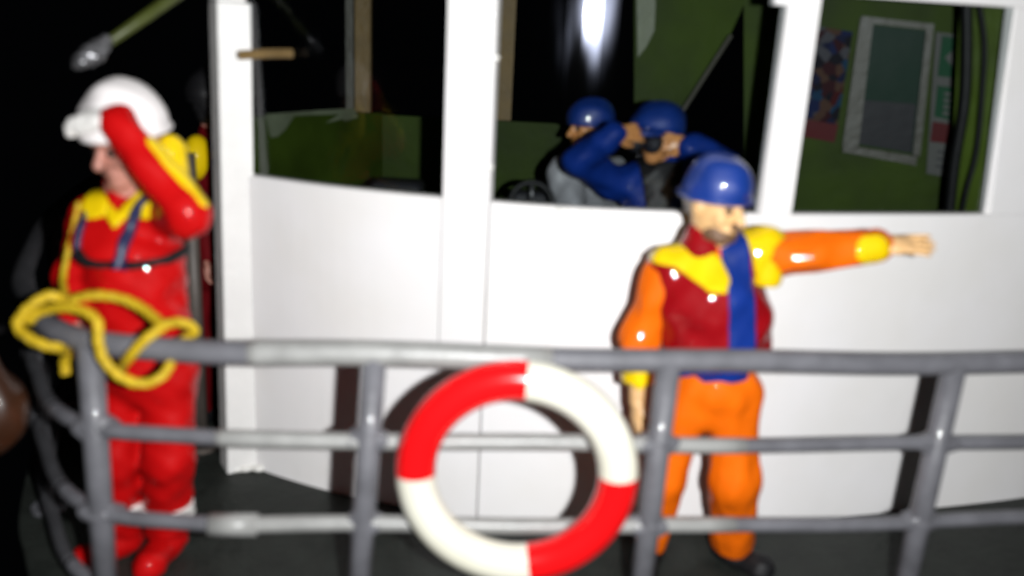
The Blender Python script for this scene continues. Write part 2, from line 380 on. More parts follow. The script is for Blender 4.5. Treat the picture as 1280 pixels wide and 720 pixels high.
# ---- inside: far wall (green dado, wooden mullions, dark openings)
YB = 5.15
def quad_px(name, m, pts, Y, t=.04, parent=wh, smooth=False):
    """flat panel whose outline was read off the photo; stands at forward distance Y (scalar or per point), t thick"""
    Ys = np.broadcast_to(Y, (len(pts),)); P = np.array([W(x, y, q) for (x, y), q in zip(pts, Ys)])
    nn = nrm(np.cross(P[1] - P[0], P[2] - P[0])); nn = nn if nn[1] < 0 else -nn
    B = P - nn * t; n = len(P); fs = [tuple(range(n)), tuple(range(2 * n - 1, n - 1, -1))] + [(i, n + i, n + (i + 1) % n, (i + 1) % n) for i in range(n)]
    return obj(name, np.vstack([P, B]), fs, m, parent, smooth)
mb = MB(); mb.box((-.22, YB, .96), (.74, .03, .72)); mb.build('rear_dado', 'green', wh)
quad_px('side_dado', 'green', [(300, 147), (478, 141), (478, 420), (300, 420)], [4.02, 5.10, 5.10, 4.02], .03)
quad_px('filler_patch', 'palegreen', [(332, 146), (395, 141), (442, 138), (447, 147), (430, 152), (405, 157), (385, 164), (362, 168), (338, 172)], [4.02 + (x - 300) / 178 * 1.08 - .05 for x in(332, 395, 442, 447, 430, 405, 385, 362, 338)], .012)
mb = MB(); mb.box((*W(448, 60, YB)[:2] + [.03, 0], 2.245), (.045, .03, .553)); mb.build('wooden_mullion', 'tan', wh)
mb = MB(); mb.box((*W(438, 60, YB - .02)[:2], 2.245), (.022, .03, .552)); mb.build('white_mullion', 'wframe', wh)
mb = MB(); mb.box((*W(632, 60, YB)[:2] + [.0, 0], 2.03), (.05, .03, .345)); mb.build('wooden_mullion', 'tan', wh)
mb = MB(); mb.box((*W(632, 20, YB - .01)[:2] + [.0, 0], 2.59), (.052, .03, .206)); mb.build('white_mullion', 'wframe', wh)
mb = MB(); mb.tube(spline([W(300, 69, 3.74), W(340, 67, 3.73), W(365, 67, 3.72)], 4), .020, 6); mb.build('wooden_batten', 'tan', wh)
# green partition with a slanted edge and pale beading along it
quad_px('green_partition', 'green', [(793, -60), (960, -60), (912, 45), (852, 140), (818, 300), (793, 300)], 4.75, .04)
quad_px('filler_patch', 'palegreen', [(795, -50), (822, -50), (818, 38), (808, 58), (797, 72)], 4.70, .01)
mb = MB(); mb.tube([W(846, 150, 4.66), W(914, 44, 4.66)], .012, 8); mb.build('beading', 'wframe', wh)
# starboard inner wall seen through the right-hand window
quad_px('side_partition', 'green', [(930, -40), (1230, -30), (1220, 330), (930, 330)], [4.75, 4.45, 4.45, 4.75], .04)
# inner window in that wall
def wallY(x): return 4.75 - (x - 930) / 300 * .30
def sp(name, m, pts, d=.02, t=.012, parent=wh): return quad_px(name, m, pts, [wallY(x) - d for x, y in pts], t, parent)
iw = sp('inner_window', 'greenpane', [(1084, 30), (1158, 38), (1140, 192), (1068, 180)], .020, .012)
sp('frame', 'wframe', [(1076, 22), (1092, 26), (1073, 186), (1053, 183)], .050, .03, iw)
sp('frame', 'wframe', [(1158, 36), (1167, 38), (1150, 196), (1141, 194)], .052, .03, iw)
sp('frame', 'wframe', [(1055, 181), (1147, 196), (1145, 207), (1053, 190)], .058, .03, iw)
sp('frame', 'wframe', [(1078, 20), (1168, 30), (1167, 38), (1077, 28)], .056, .03, iw)
sp('lower_pane', 'greyd', [(1077, 125), (1145, 130), (1139, 191), (1070, 179)], .034, .010, iw)
slabm = MB()
# bright green reveal beside the right-hand window and hoses hanging on it
quad_px('window_reveal', 'green2', [(1200, 0), (1275, -10), (1250, 290), (1186, 290)], [4.10, 3.93, 3.93, 4.10], .03)

# ---- things inside the wheelhouse
po = sp('poster', 'poster', [(1008, 30), (1066, 40), (1046, 162), (1000, 154)], .026, .006, None)
tag(po, 'small poster of a crowd in blue and red hanging left of the inner window', 'poster')
sp('red_band', 'signred', [(1000, 148), (1048, 156), (1043, 178), (998, 170)], .034, .006, po)
sg = sp('sign_board', 'signwhite', [(1170, 40), (1204, 44), (1188, 222), (1158, 217)], .03, .008, None)
tag(sg, 'tall sign board with green panels and white arrow right of the inner window', 'sign')
sp('arrow_panel', 'signgreen', [(1178, 45), (1203, 48), (1198, 98), (1172, 95)], .040, .006, sg)
sp('arrow', 'signwhite', [(1196, 58), (1194, 88), (1181, 72)], .048, .005, sg)
sp('text_panel', 'signgreen', [(1172, 107), (1196, 110), (1191, 150), (1168, 146)], .040, .006, sg)
for k in range(4):
    y = 115 + k * 8; sp('letter', 'signwhite', [(1181 - k * .7, y), (1189 - k * .7, y + 1), (1188 - k * .7, y + 5.5), (1180 - k * .7, y + 4.5)], .048, .005, sg)
sp('red_panel', 'signred', [(1166, 152), (1192, 156), (1190, 180), (1163, 177)], .040, .006, sg)
for k in range(3):
    y = 188 + k * 9; sp('text_line', 'dark', [(1172 - k, y), (1184 - k, y + 1.5), (1184 - k, y + 4.5), (1172 - k, y + 3)], .040, .005, sg)
for i, (pts, lab, r) in enumerate((([(1208, -20, 3.99), (1209, 60, 3.98), (1206, 130, 3.98), (1193, 210, 4.0), (1184, 300, 4.02)], 'thick black hose hanging inside the right window beside the sign board', .023),
                              ([(1222, -10, 3.92), (1231, 50, 3.91), (1229, 110, 3.91), (1221, 190, 3.91), (1208, 240, 3.92), (1196, 300, 3.95)], 'thin black hose hanging nearest the right edge of the right window', .010))):
    mb = MB(); mb.tube(spline([W(*p) for p in pts], 6), r, 12); tag(mb.build('hose', 'black', None, True), lab, 'hose')
b = W(490, 238, 4.25)
cs = thing('console', b, 'low black instrument box inside the left window on the sill line', 'console')
mb = MB(); mb.box(b + [0.02, .06, -.03], (.13, .09, .075), None, .02); mb.build('housing', 'greyd', cs)
mb = MB(); mb.box(b + [-.02, -.034, -.02], (.06, .006, .035), None, .002); mb.build('screen', 'black', cs)
mb = MB(); mb.box(np.array([b[0] + .02, b[1] + .06, (b[2] - .105 + .24) / 2]), (.06, .05, (b[2] - .105 - .24) / 2)); mb.build('stand', 'greyd', cs)
c0 = W(664, 254, 4.05)
sw = thing('steering_wheel', c0, 'black steering wheel just inside the middle window at its lower left', 'wheel')
aa = np.linspace(0, 2 * np.pi, 33); ring = np.array([c0 + .10 * np.array([math.cos(q), .25 * math.sin(q), .97 * math.sin(q)]) for q in aa])
mb = MB(); mb.tube(ring, .016, 10, False); mb.build('rim', 'black', sw, True)
for k in range(3):
    q = math.pi / 2 + k * 2 * math.pi / 3; mb = MB(); mb.tube([c0, c0 + .10 * np.array([math.cos(q), .25 * math.sin(q), .97 * math.sin(q)])], .009, 8); mb.build('spoke', 'chrome', sw, True)
mb = MB(); mb.tube([c0 + [0, -.02, 0], c0 + [0, .22, -.06]], .022, 12); mb.build('hub', 'greyd', sw, True)
mb = MB(); mb.box([c0[0], c0[1] + .24, (c0[2] + .24) / 2 + .0], (.09, .06, (c0[2] - .24) / 2 + .02), None, .015); mb.build('pedestal', 'greyd', sw)

# ------------------------------------------------------------------ guard rail
def rp(x):   # plan position on the front stretch for a given x
    i = np.argmin(np.abs(rail_plan[40:, 0] - x)) + 40; return rail_plan[i]
gr = thing('guard_rail', (0, 2.75, 0), 'grey tubular guard rail with three bars running across the front deck', 'railing')
for nm, z, r in(('top_rail', 1.10, .041), ('middle_rail', .78, .027), ('lower_rail', .45, .027), ('lower_rail', .13, .027)):
    P = np.c_[rail_plan, np.full(len(rail_plan), z)] + np.c_[np.zeros((len(rail_plan), 2)), .004 * np.sin(rail_plan[:, 0] * 5 + z * 9)]
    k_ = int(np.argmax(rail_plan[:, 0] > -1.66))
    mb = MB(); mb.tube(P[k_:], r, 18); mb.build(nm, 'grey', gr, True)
    mb = MB(); mb.tube(P[:k_ + 1], r - .001, 18); mb.build('side_' + nm, 'sidegrey', gr, True)  # side stretch: the flash's fading is put into the darker colour
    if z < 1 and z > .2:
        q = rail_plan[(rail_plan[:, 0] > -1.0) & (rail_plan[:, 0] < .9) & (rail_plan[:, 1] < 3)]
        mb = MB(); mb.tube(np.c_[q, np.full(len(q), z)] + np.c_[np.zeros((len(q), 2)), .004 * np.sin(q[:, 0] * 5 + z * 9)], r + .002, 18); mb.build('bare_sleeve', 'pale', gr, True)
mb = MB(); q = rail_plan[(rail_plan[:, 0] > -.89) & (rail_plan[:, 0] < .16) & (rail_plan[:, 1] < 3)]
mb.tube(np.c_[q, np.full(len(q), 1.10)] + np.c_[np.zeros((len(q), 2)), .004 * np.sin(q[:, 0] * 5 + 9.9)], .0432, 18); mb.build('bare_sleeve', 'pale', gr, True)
mb = MB(); a0, a1 = Wz(262, 656, .45), Wz(322, 656, .45); mb.tube([a0, a1], .040, 14); mb.build('coupling', 'pale', gr, True)
posts = [(Wz(107, 430, 1.10)[0] + .005), Wz(456, 445, 1.10)[0], Wz(832, 450, 1.10)[0], Wz(1188, 452, 1.10)[0], 2.62]
pp = [(*rp(x),) for x in posts] + [tuple(rail_plan[np.argmin(np.abs(rail_plan[:, 1] - y))]) for y in(3.42, 4.5, 5.6)]
for i, (x, y) in enumerate(pp):
    lx = [-.03, -.065, -.02, -.02][i] if i < 4 else 0     # hand-soldered posts are not quite plumb
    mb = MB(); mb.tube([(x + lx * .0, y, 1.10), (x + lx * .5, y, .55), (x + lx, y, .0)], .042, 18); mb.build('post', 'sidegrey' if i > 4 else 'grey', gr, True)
    for z_, r_ in((.78, .034), (.45, .034)):
        if i < 5:
            f = Fld((x - .09, y - .09, z_ - .06), (x + .09, y + .09, z_ + .06), .007); xl = x + lx * (1.1 - z_) / 1.1
            f.cap((xl - .05, y, z_), (xl + .05, y + .008, z_), r_, r_, 0).cap((xl, y, z_ - .05), (xl, y, z_ + .05), .035, .035, .03).wrinkle(.003, 90, i); f.build('weld', 'grey', gr)
    mb = MB(); mb.tube([(x + lx, y, .0), (x + lx, y, .02)], .075, 18); mb.build('post_foot', 'grey', gr)

# ------------------------------------------------------------------ lifebuoy
c0 = W(646, 593, 2.625); Rm, rr = .347, .069
lb = thing('lifebuoy', c0 - [0, 0, Rm + rr], 'red and white quartered lifebuoy hanging on the front of the rail', 'lifebuoy')
def torus_seg(a0, a1, n=28, m=28):
    P = []
    for t in np.linspace(a0, a1, n):
        d = np.array([math.cos(t), 0, math.sin(t)])
        for q in np.arange(m) * 2 * np.pi / m:
            P.append(c0 + d * (Rm + rr * math.cos(q)) + np.array([0, rr * math.sin(q) * .92, 0]))
    F = [(i * m + j, i * m + (j + 1) % m, (i + 1) * m + (j + 1) % m, (i + 1) * m + j) for i in range(n - 1) for j in range(m)]
    return P, F
rot = math.radians(-2.5); bd = [math.radians(x) for x in(87.5, 182, 280, 363)]
for i in range(4):
    a0 = bd[i]; a1 = bd[(i + 1) % 4] + (2 * math.pi if i == 3 else 0)
    V, F = torus_seg(a0, a1); obj('red_segment' if i % 2 == 0 else 'white_segment', V, F, 'ringred' if i % 2 == 0 else 'ringwhite', lb, True)

# ------------------------------------------------------------------ rope
ropeT = [[(99, 252, 2.98), (92, 285, 2.96), (84, 320, 2.92), (79, 350, 2.86), (82, 374, 2.74), (72, 371, 2.68), (56, 371, 2.66), (33, 387, 2.64), (22, 407, 2.63), (38, 423, 2.60), (58, 432, 2.59), (74, 435, 2.62), (82, 440, 2.74), (81, 455, 2.77), (82, 467, 2.77)],
         [(36, 402, 2.66), (44, 393, 2.66), (56, 388, 2.66), (78, 384, 2.63), (100, 387, 2.61), (117, 396, 2.59), (123, 408, 2.57), (123, 426, 2.56), (131, 451, 2.56), (151, 471, 2.57), (173, 479, 2.58), (193, 476, 2.59), (208, 464, 2.61), (215, 448, 2.66), (222, 432, 2.76), (236, 420, 2.77), (244, 414, 2.76), (236, 406, 2.74), (222, 403, 2.72), (206, 406, 2.66)],
         [(90, 376, 2.70), (104, 371, 2.70), (124, 369, 2.70), (151, 373, 2.70), (176, 384, 2.68), (194, 398, 2.64), (203, 408, 2.60), (194, 415, 2.57), (178, 428, 2.56), (162, 446, 2.57), (154, 456, 2.63), (152, 462, 2.74)]]
mb = MB()
for T in ropeT:
    q = spline([W(*p) for p in T], 14); rr_ = np.full(len(q), .0178)
    if T is ropeT[0]: rr_ = np.interp(np.arange(len(q)), [0, 42, 70, len(q)], [.010, .012, .0185, .0185])
    L_ = np.r_[0, np.cumsum(np.linalg.norm(np.diff(q, axis=0), axis=1))]; T_ = np.gradient(q, axis=0); T_ /= np.linalg.norm(T_, axis=1)[:, None]
    u_ = np.cross(T_[0], [.3, .2, .9]); st = [[], [], []]
    for a_, t_, l_, r_ in zip(q, T_, L_, rr_):          # three laid strands
        u_ = nrm(u_ - t_ * (u_ @ t_)); v_ = np.cross(t_, u_)
        for k in range(3): an = l_ * 46 + k * 2.094; st[k].append(a_ + r_ * .27 * (math.cos(an) * u_ + math.sin(an) * v_))
    for k in range(3): mb.tube(st[k], rr_ * .70, 9)
tag(mb.build('rope', 'rope', None, True), 'yellow rope looped loosely over the left end of the grey rail', 'rope')

# ------------------------------------------------------------------ people (painted model figures)
def frame(f, u=(0, 0, 1)):
    f = nrm(f); l = nrm(np.cross(u, f)); return l, f, np.cross(f, l)     # person's left, forward, up
def add_head(B, c, f, s, u=(0, 0, 1), neck=None):
    l, f, u = frame(f, u); Bm = np.array([l, f, u]); P = lambda a, b, d: c + s * (a * l + b * f + d * u)
    B.ell(P(0, -.005, .02), np.array([.078, .098, .105]) * s, Bm, .02)
    B.ell(P(0, .03, -.065), np.array([.057, .068, .062]) * s, Bm, .03)
    B.ell(P(0, .075, -.103), np.array([.03, .024, .022]) * s, Bm, .02)
    B.cap(P(0, .096, .005), P(0, .118, -.035), .010 * s, .017 * s, .012)
    B.cap(P(-.045, .082, .022), P(.045, .082, .022), .014 * s, .014 * s, .015)
    for q in(-1, 1):
        B.ell(P(q * .034, .103, -.004), np.array([.019, .016, .012]) * s, Bm, .012, True)
        B.ell(P(q * .045, .07, -.035), np.array([.024, .022, .018]) * s, Bm, .015)
        B.ell(P(q * .079, -.008, -.015), np.array([.012, .022, .034]) * s, Bm, .008)
    B.cap(P(-.02, .092, -.070), P(.02, .092, -.070), .009 * s, .009 * s, .008)
    if neck is not None: B.cap(c + s * (-.06 * u - .015 * f), neck, .056 * s, .064 * s, .03)
    return P, Bm
def add_hand(B, w_, d, nrml, s, curl=(.3, .3, .3, .3), thumb=.5, side=1, k=.006, spread=1.):
    """palm + four unequal fingers + thumb; d = finger direction, nrml = back of the hand"""
    d = nrm(d); t = nrm(np.cross(d, nrml)) * side; nn = nrm(np.cross(t, d)) * side; Bm = np.array([t, d, nn])
    B.ell(w_ + d * .045 * s, np.array([.041, .055, .019]) * s, Bm, .012)
    for i, L in enumerate((.076, .084, .078, .060)):
        p = w_ + s * (d * .082 + t * (.031 - .0207 * i)); a = 0
        for j, fr_ in enumerate((.48, .30, .24)):
            a += curl[i] * (1.1 if j else .8); dd = nrm(d * math.cos(a) - nn * math.sin(a) + t * (.10 - .07 * i) * spread * math.cos(a)); q = p + dd * L * fr_ * s
            B.cap(p, q, (.0098 - .0008 * j) * s, (.009 - .0008 * j) * s, k); p = q
    p = w_ + s * (d * .022 + t * .028); dd = nrm(t * (1 - thumb) + d * .75 - nn * .35); q = p + dd * .048 * s
    B.cap(p, q, .0125 * s, .011 * s, .01); B.cap(q, q + nrm(d * 1.0 + t * .15 - nn * .3) * .034 * s, .011 * s, .0085 * s, k)
def helmet(name, P, Bm, s, m, par, c, lo, hi, peak=.0, r=(.122, .138, .122), cut=.008):
    f = Fld(lo, hi, .008); f.ell(P(0, -.008, .045), np.array(r) * s, Bm, 0)
    if peak: f.ell(P(0, .12, .035), np.array([.085, .075 + peak, .014]) * s, Bm, .02)
    f.wrinkle(.0025, 34, 9); f.plane(P(0, 0, cut), -(Bm[2] * 1.0 - Bm[1] * .10)).ell(P(0, .0, -.02), np.array([.098, .112, .11]) * s, Bm, .008, True)
    h = f.build('helmet', m, par)
    mb = MB(); q = np.linspace(0, 2 * np.pi, 41)
    mb.tube(np.array([P(r[0] * .965 * math.cos(a), -.008 + r[1] * .965 * math.sin(a), cut + .004 + .10 * r[1] * math.sin(a)) for a in q]), .009 * s, 8, False)
    mb.build('rim', m, h, True); return h
def torso(F_, J, s, g, k=.05):
    l = nrm(J['LS'] - J['RS']); u = nrm(J['neck'] - J['pelvis']); f = nrm(np.cross(l, u)); Bm = np.array([l, f, u]); J['Bm'] = Bm
    ch = (J['RS'] + J['LS']) / 2 * .75 + J['pelvis'] * .25; be = (J['RS'] + J['LS']) / 2 * .38 + J['pelvis'] * .62
    F_.ell(ch, np.array([.150 * s + g, .105 * s + g, .17 * s + g]), Bm, k); F_.ell(be, np.array([.135 * s + g, .10 * s + g, .15 * s + g]), Bm, k)
    F_.ell(J['pelvis'], np.array([.148 * s + g, .108 * s + g, .115 * s + g]), Bm, k); F_.cap(J['RS'], J['LS'], .055 * s + g, None, k)
    F_.cap(J['neck'], ch, .06 * s + g * .7, .08 * s, k)
def arms(F_, J, s, g, k=.03, end=0.):
    for q in 'RL':
        w_ = J[q + 'W'] + (J[q + 'E'] - J[q + 'W']) * end
        F_.chain([J[q + 'S'], J[q + 'E'], w_], [.052 * s + g, .043 * s + g, .031 * s + g], k)
def legs(F_, J, s, g, k=.04):
    for q in 'RL': F_.chain([J[q + 'H'], J[q + 'K'], J[q + 'A']], [.082 * s + g, .058 * s + g, .040 * s + g], k)
def bounds(J, pad=.3):
    P = np.array([v for k, v in J.items() if isinstance(v, np.ndarray) and v.shape == (3,)]); lo = P.min(0) - pad; hi = P.max(0) + pad; lo[2] = max(lo[2], J['floor'] - .02); return lo, hi
def boots(par, J, s, m, tops=.06):
    for q in 'RL':
        a = J[q + 'A']; d = nrm(J[q + 'T'] * np.array([1, 1, 0])); fl_ = J['floor']; tip = a + d * .17 * s; tip[2] = fl_ + .045 * s
        f = Fld(np.minimum(a, tip) - .13 * s, np.maximum(a, tip) + .13 * s, .008)
        heel = a - d * .035 * s; heel[2] = fl_ + .045 * s
        f.cap(heel, tip - d * .03 * s, .048 * s, .050 * s, .03); f.cap(a, [*heel[:2] + d[:2] * .03 * s, fl_ + .06 * s], .055 * s, .055 * s, .03)
        f.ell(tip - d * .03 * s, np.array([.05, .058, .04]) * s, None, .02)
        f.wrinkle(.003, 60, 3).plane((0, 0, fl_ + .001), (0, 0, -1)); f.build('boot', m, par)
def eyes(P, s, par):
    for q in(-1, 1):
        f = Fld(P(q * .034, .09, 0) - .03 * s, P(q * .034, .09, 0) + .03 * s, .004 * s); f.ell(P(q * .034, .0865, -.002), np.array([.013] * 3) * s, None, 0); f.build('eye', 'eye', par)

XZ = lambda pts, Y: np.array([W(x, y, Y)[[0, 2]] for x, y in pts])
def make_person(J, s, label, skin, hand_spec, group=None):
    base = np.array([J['pelvis'][0], J['pelvis'][1], J['floor']])
    o = thing('person', base, label, 'person', group); J['name'] = o; lo, hi = bounds(J)
    B = Fld(lo, hi, .0075 * (1 if s < 1.1 else 1.1)); torso(B, J, s, 0); arms(B, J, s, 0); legs(B, J, s, 0)
    P, Bm = add_head(B, J['head'], J['face'], s * J.get('hsc', 1), J.get('hup', (0, 0, 1)), J['neck'])
    for q in 'RL': add_hand(B, J[q + 'W'], *hand_spec[q][:2], s * J.get('hand' + q, 1), **hand_spec[q][2])
    for q in 'RL':
        a = J[q + 'A']; B.cap(a, [*(a + nrm(J[q + 'T']) * .10 * s)[:2], J['floor'] + .042], .032 * s, .022 * s, .02)
    B.plane((0, 0, J['floor'] + .006), (0, 0, -1)); B.build('body', skin, o); eyes(P, s * J.get('hsc', 1), o)
    return o, P, Bm, lo, hi

# --- the man in the foreground who points to the right
Y0 = 3.15
J = dict(floor=.0, pelvis=W(895, 492, Y0), neck=W(892, 306, Y0 - .01), hsc=1.1, handL=1.2, head=W(895, 252, Y0 - .05), face=np.array([.62, -.80, -.16]),
         RS=W(830, 345, Y0 - .01), LS=W(950, 322, Y0 - .02), RE=W(798, 425, Y0 - .02), RW=W(797, 503, Y0 - .07),
         LE=W(1022, 315, Y0 - .06), LW=W(1100, 306, Y0 - .08), RH=W(860, 500, Y0), LH=W(917, 500, Y0), RK=W(832, 600, Y0 - .02), LK=W(917, 600, Y0 - .04),
         RA=Wz(814, 674, .115), LA=Wz(916, 674, .115), RT=np.array([-.35, -1, 0]), LT=np.array([.75, -.7, 0]))
hs = dict(R=((0, -.25, -1), (-1, -.3, .1), dict(curl=(.35, .4, .45, .5), thumb=.6, side=-1)),
          L=((1, -.02, .07), (0, -.55, 1), dict(curl=(.01, .06, .09, .12), thumb=.9, side=-1, spread=.45)))
A, P, Bm, lo, hi = make_person(J, 1.0, 'figure in orange suit and blue helmet pointing to the right at the rail', 'skin', hs)
tr = Fld(lo, hi, .011)
for q, rs in(('R', (.082, .074, .066)), ('L', (.094, .100, .092))): tr.chain([J[q + 'H'], J[q + 'K'], J[q + 'A']], rs, .03)
l_ = J['Bm']; tr.ell(J['pelvis'] + [.01, 0, .03], (.165, .13, .12), l_, .05); tr.cap(J['RH'] - [0, 0, .045], J['LH'] - [0, 0, .045], .092, .092, .03); tr.wrinkle(.004, 40, 5, (1, 1, .6))
tr.plane((0, 0, .065), (0, 0, -1)).plane(W(900, 470, Y0 - .1), (0, 0, 1)); tr.build('trousers', 'orange', A)
jk = Fld(lo, hi, .011); torso(jk, J, 1, .012); arms(jk, J, 1, .024, .03, .06); jk.chain([J['LS'], J['LE'], J['LE'] * .08 + J['LW'] * .92], [.076, .060, .050], .03); jk.plane(W(900, 492, Y0 - .13), (0, 0, -1)); jk.wrinkle(.0055, 42, 7)
jo = jk.build('jacket', 'orange', A)
d_ = J['LW'] - J['LE']; q0 = J['LE'] + d_ * .74; q1 = J['LE'] + d_ * .86
jk.patch(jk.zone(q0 + [0, -.05, 0], q1 + [0, -.05, 0], .055), .006).build('cuff_patch', 'yellow', A)
d_ = J['RW'] - J['RE']; jk.patch(jk.zone(J['RE'] + d_ * .62, J['RE'] + d_ * .80, .075), .006).build('cuff', 'yellow', A)
jk.patch(jk.poly(XZ([(852, 462), (940, 462), (940, 482), (852, 484)], Y0 - .12)), .014).build('jersey_hem', 'bluef', A)
ve = Fld(lo, hi, .010); l, f_, u = J['Bm']
ch = (J['RS'] + J['LS']) / 2
mid = (ch * .55 + J['pelvis'] * .45)
ve.ell(mid + u * .06 + f_ * .015, (.215, .165, .235), J['Bm'], .05); ve.ell(mid - u * .11 + f_ * .01, (.205, .150, .17), J['Bm'], .06)
ve.cap(J['RS'] + u * .015 + l * .02, J['LS'] + u * .02 - l * .02, .088, .088, .05)
ve.cap(J['neck'] + u * .03, J['neck'] + u * .2 + f_ * .02, .062, .075, .02, True)
ve.plane(W(900, 462, Y0 - .16), (0, 0, -1)).wrinkle(.005, 30, 11)
vo = ve.build('life_vest', 'dred', A)
yz = Y0 - .16
ve.patch(ve.poly(XZ([(852, 278), (832, 296), (808, 324), (820, 338), (846, 340), (866, 352), (888, 366), (908, 366), (915, 350), (906, 328), (886, 310), (866, 290)], yz)), .010).build('shoulder_flap', 'yellow', A)
ve.patch(ve.poly(XZ([(936, 288), (962, 282), (978, 296), (975, 352), (962, 358), (950, 352), (944, 320)], yz)), .012).build('shoulder_flap', 'yellow', A)
ve.patch(ve.poly(XZ([(904, 312), (926, 300), (944, 300), (946, 440), (909, 440), (908, 350)], yz)), .007).build('chest_panel', 'bluef', A)
sl = Fld(lo, hi, .010); sl.cap(W(955, 308, Y0 - .02), W(958, 345, Y0 - .06), .085, .060, .02).wrinkle(.0015, 50, 3).plane(W(979, 320, Y0), (1, 0, .1)).plane(W(960, 357, Y0 - .08), (0, 0, -1)); sl.build('shoulder_cuff', 'yellow', A)
cf = Fld(P(0, 0, -.1) - .25, P(0, 0, -.1) + .25, .008)
cf.cap(P(0, -.01, -.135), P(0, -.01, -.165), .075, .085, .02); cf.build('collar', 'dred', A)
hd = Fld(P(0, 0, 0) - .2, P(0, 0, 0) + .2, .006); hd.ell(P(0, .045, -.09), (.070, .066, .045), Bm, 0); hd.ell(P(0, .11, -.048), (.038, .022, .014), Bm, .012)
hd.ell(P(0, .10, -.066), (.022, .04, .008), Bm, .006, True); hd.wrinkle(.003, 120, 2); hd.plane(P(0, 0, -.055), Bm[2] * 1 - Bm[1] * .55)
hd.build('beard', 'beard', A)
hr = Fld(P(0, 0, 0) - .2, P(0, 0, 0) + .2, .006); hr.ell(P(0, -.035, -.005), (.096, .085, .082), Bm, 0).wrinkle(.003, 120, 4).build('hair', 'ghair', A)
helmet('helmet', P, Bm, 1.0, 'blue', A, None, P(0, 0, .04) - .22, P(0, 0, .04) + .22, .0, (.116, .130, .130), .014)
boots(A, J, 1.05, 'black')

# --- the man at the left who shades his eyes
Y0 = 3.06; s = 1.14
J = dict(floor=.0, pelvis=W(180, 452, Y0), neck=W(160, 235, Y0 - .01), head=W(160, 178, Y0 - .05), face=np.array([-.50, -.82, -.26]),
         RS=W(116, 276, Y0), LS=W(208, 262, Y0 - .02), RE=W(95, 345, Y0 - .02), RW=W(92, 400, Y0 - .14),
         LE=W(236, 268, Y0 - .24), LW=W(142, 148, Y0 - .20), RH=W(150, 460, Y0), LH=W(210, 460, Y0), RK=W(147, 570, Y0 - .05), LK=W(211, 570, Y0 - .05),
         RA=Wz(150, 657, .13), LA=Wz(210, 657, .13), RT=np.array([-.5, -.9, 0]), LT=np.array([-.1, -1, 0]))
hs = dict(R=((.1, -.8, -.5), (-.5, -.5, .7), dict(curl=(.8, .85, .9, .9), thumb=.5, side=-1)),
          L=((-1, .25, .02), (.1, -.35, 1), dict(curl=(.42, .45, .48, .5), thumb=.9, side=-1, spread=.3)))
B_, P, Bm, lo, hi = make_person(J, s, 'figure in red suit and white helmet shading its eyes with a raised arm', 'skin2', hs)
su = Fld(lo, hi, .011); torso(su, J, s, .012); arms(su, J, s, .024, .03, .03); l, f_, u = J['Bm']
for q in 'RL': su.chain([J[q + 'H'], J[q + 'K'], J[q + 'A']], (.105, .100, .088) if q == 'L' else (.098, .092, .08), .03)
su.ell(J['pelvis'], (.19, .15, .16), J['Bm'], .05); su.cap(J['pelvis'] + u * .1, J['pelvis'] + u * .32, .165, .165, .05); su.wrinkle(.004, 36, 15).plane((0, 0, .10), (0, 0, -1))
su.cap(J['neck'] + u * .01, J['neck'] + u * .2, .07, .09, .01, True)
su.build('suit', 'red', B_)
for q in 'RL':
    a = J[q + 'A']; k_ = J[q + 'K']; d = k_ - a
    o = su.patch(su.zone(a + d * .16, a + d * .18, .0) * 0 + np.abs(su.ax[2].reshape(1, 1, -1) - (a[2] + d[2] * .27)) - .034, .009)
    o.a = np.maximum(o.a, su.zone(a, k_, .14)); o.build('ankle_band', 'glove', B_)
d_ = J['LW'] - J['LE']; off = np.array([.045, -.01, .045])
su.patch(su.zone(J['LE'] + off * 1.15, J['LE'] + d_ * .62 + off * 1.1, .030), .007).build('sleeve_stripe', 'yellow', B_)
ve = Fld(lo, hi, .011); ch = (J['RS'] + J['LS']) / 2; mid = ch * .62 + J['pelvis'] * .38
ve.ell(mid + f_ * .02 + u * .03, (.212, .185, .20), J['Bm'], .05); ve.cap(J['RS'] + l * .03, J['LS'] - l * .03, .10, .10, .05)
ve.cap(J['neck'] + u * .02, J['neck'] + u * .25 + f_ * .03, .085, .10, .02, True)
ve.plane(W(160, 328, Y0 - .18), (0, 0, -1)).wrinkle(.004, 30, 21); ve.build('life_vest', 'red', B_)
yz = Y0 - .18
for k_, P_ in enumerate(([(84, 244), (112, 226), (124, 240), (122, 276), (84, 282)], [(122, 258), (135, 270), (160, 240), (180, 236), (176, 250), (136, 290), (120, 274)], [(170, 256), (198, 250), (198, 278), (166, 279)])):
    o = ve.patch(ve.poly(XZ(P_, yz)), .010 + .004 * k_); o.build('collar_patch', 'yellow', B_)
cm = su.copy(); cm.a = np.minimum(su.a, ve.a)
cm.patch(cm.line(XZ([(152, 335), (155, 290), (162, 264), (176, 246)], yz), .017), .022).build('strap', 'navy', B_)
cm.patch(cm.line(XZ([(92, 272), (94, 320)], yz), .012), .016).build('strap', 'navy', B_)
bz = cm.line(XZ([(96, 316), (108, 326), (130, 332), (160, 335), (200, 331), (236, 316)], yz), .017)
cm.patch(bz, .016).build('belt', 'black', B_)
hoodf = Fld(P(0, 0, 0) - .4, P(0, 0, 0) + .4, .009); hc = W(215, 198, Y0 + .03)
hoodf.ell(hc, (.050, .06, .085), None, 0); hoodf.ell(hc + [-.03, .03, -.09], (.07, .08, .07), None, .05); hoodf.wrinkle(.004, 40, 3); hoodf.build('hood', 'yellow', B_)
h = helmet('helmet', P, Bm, s, 'whel', B_, None, P(0, 0, .04) - .3, P(0, 0, .04) + .3, .0, (.122, .136, .150), .030)
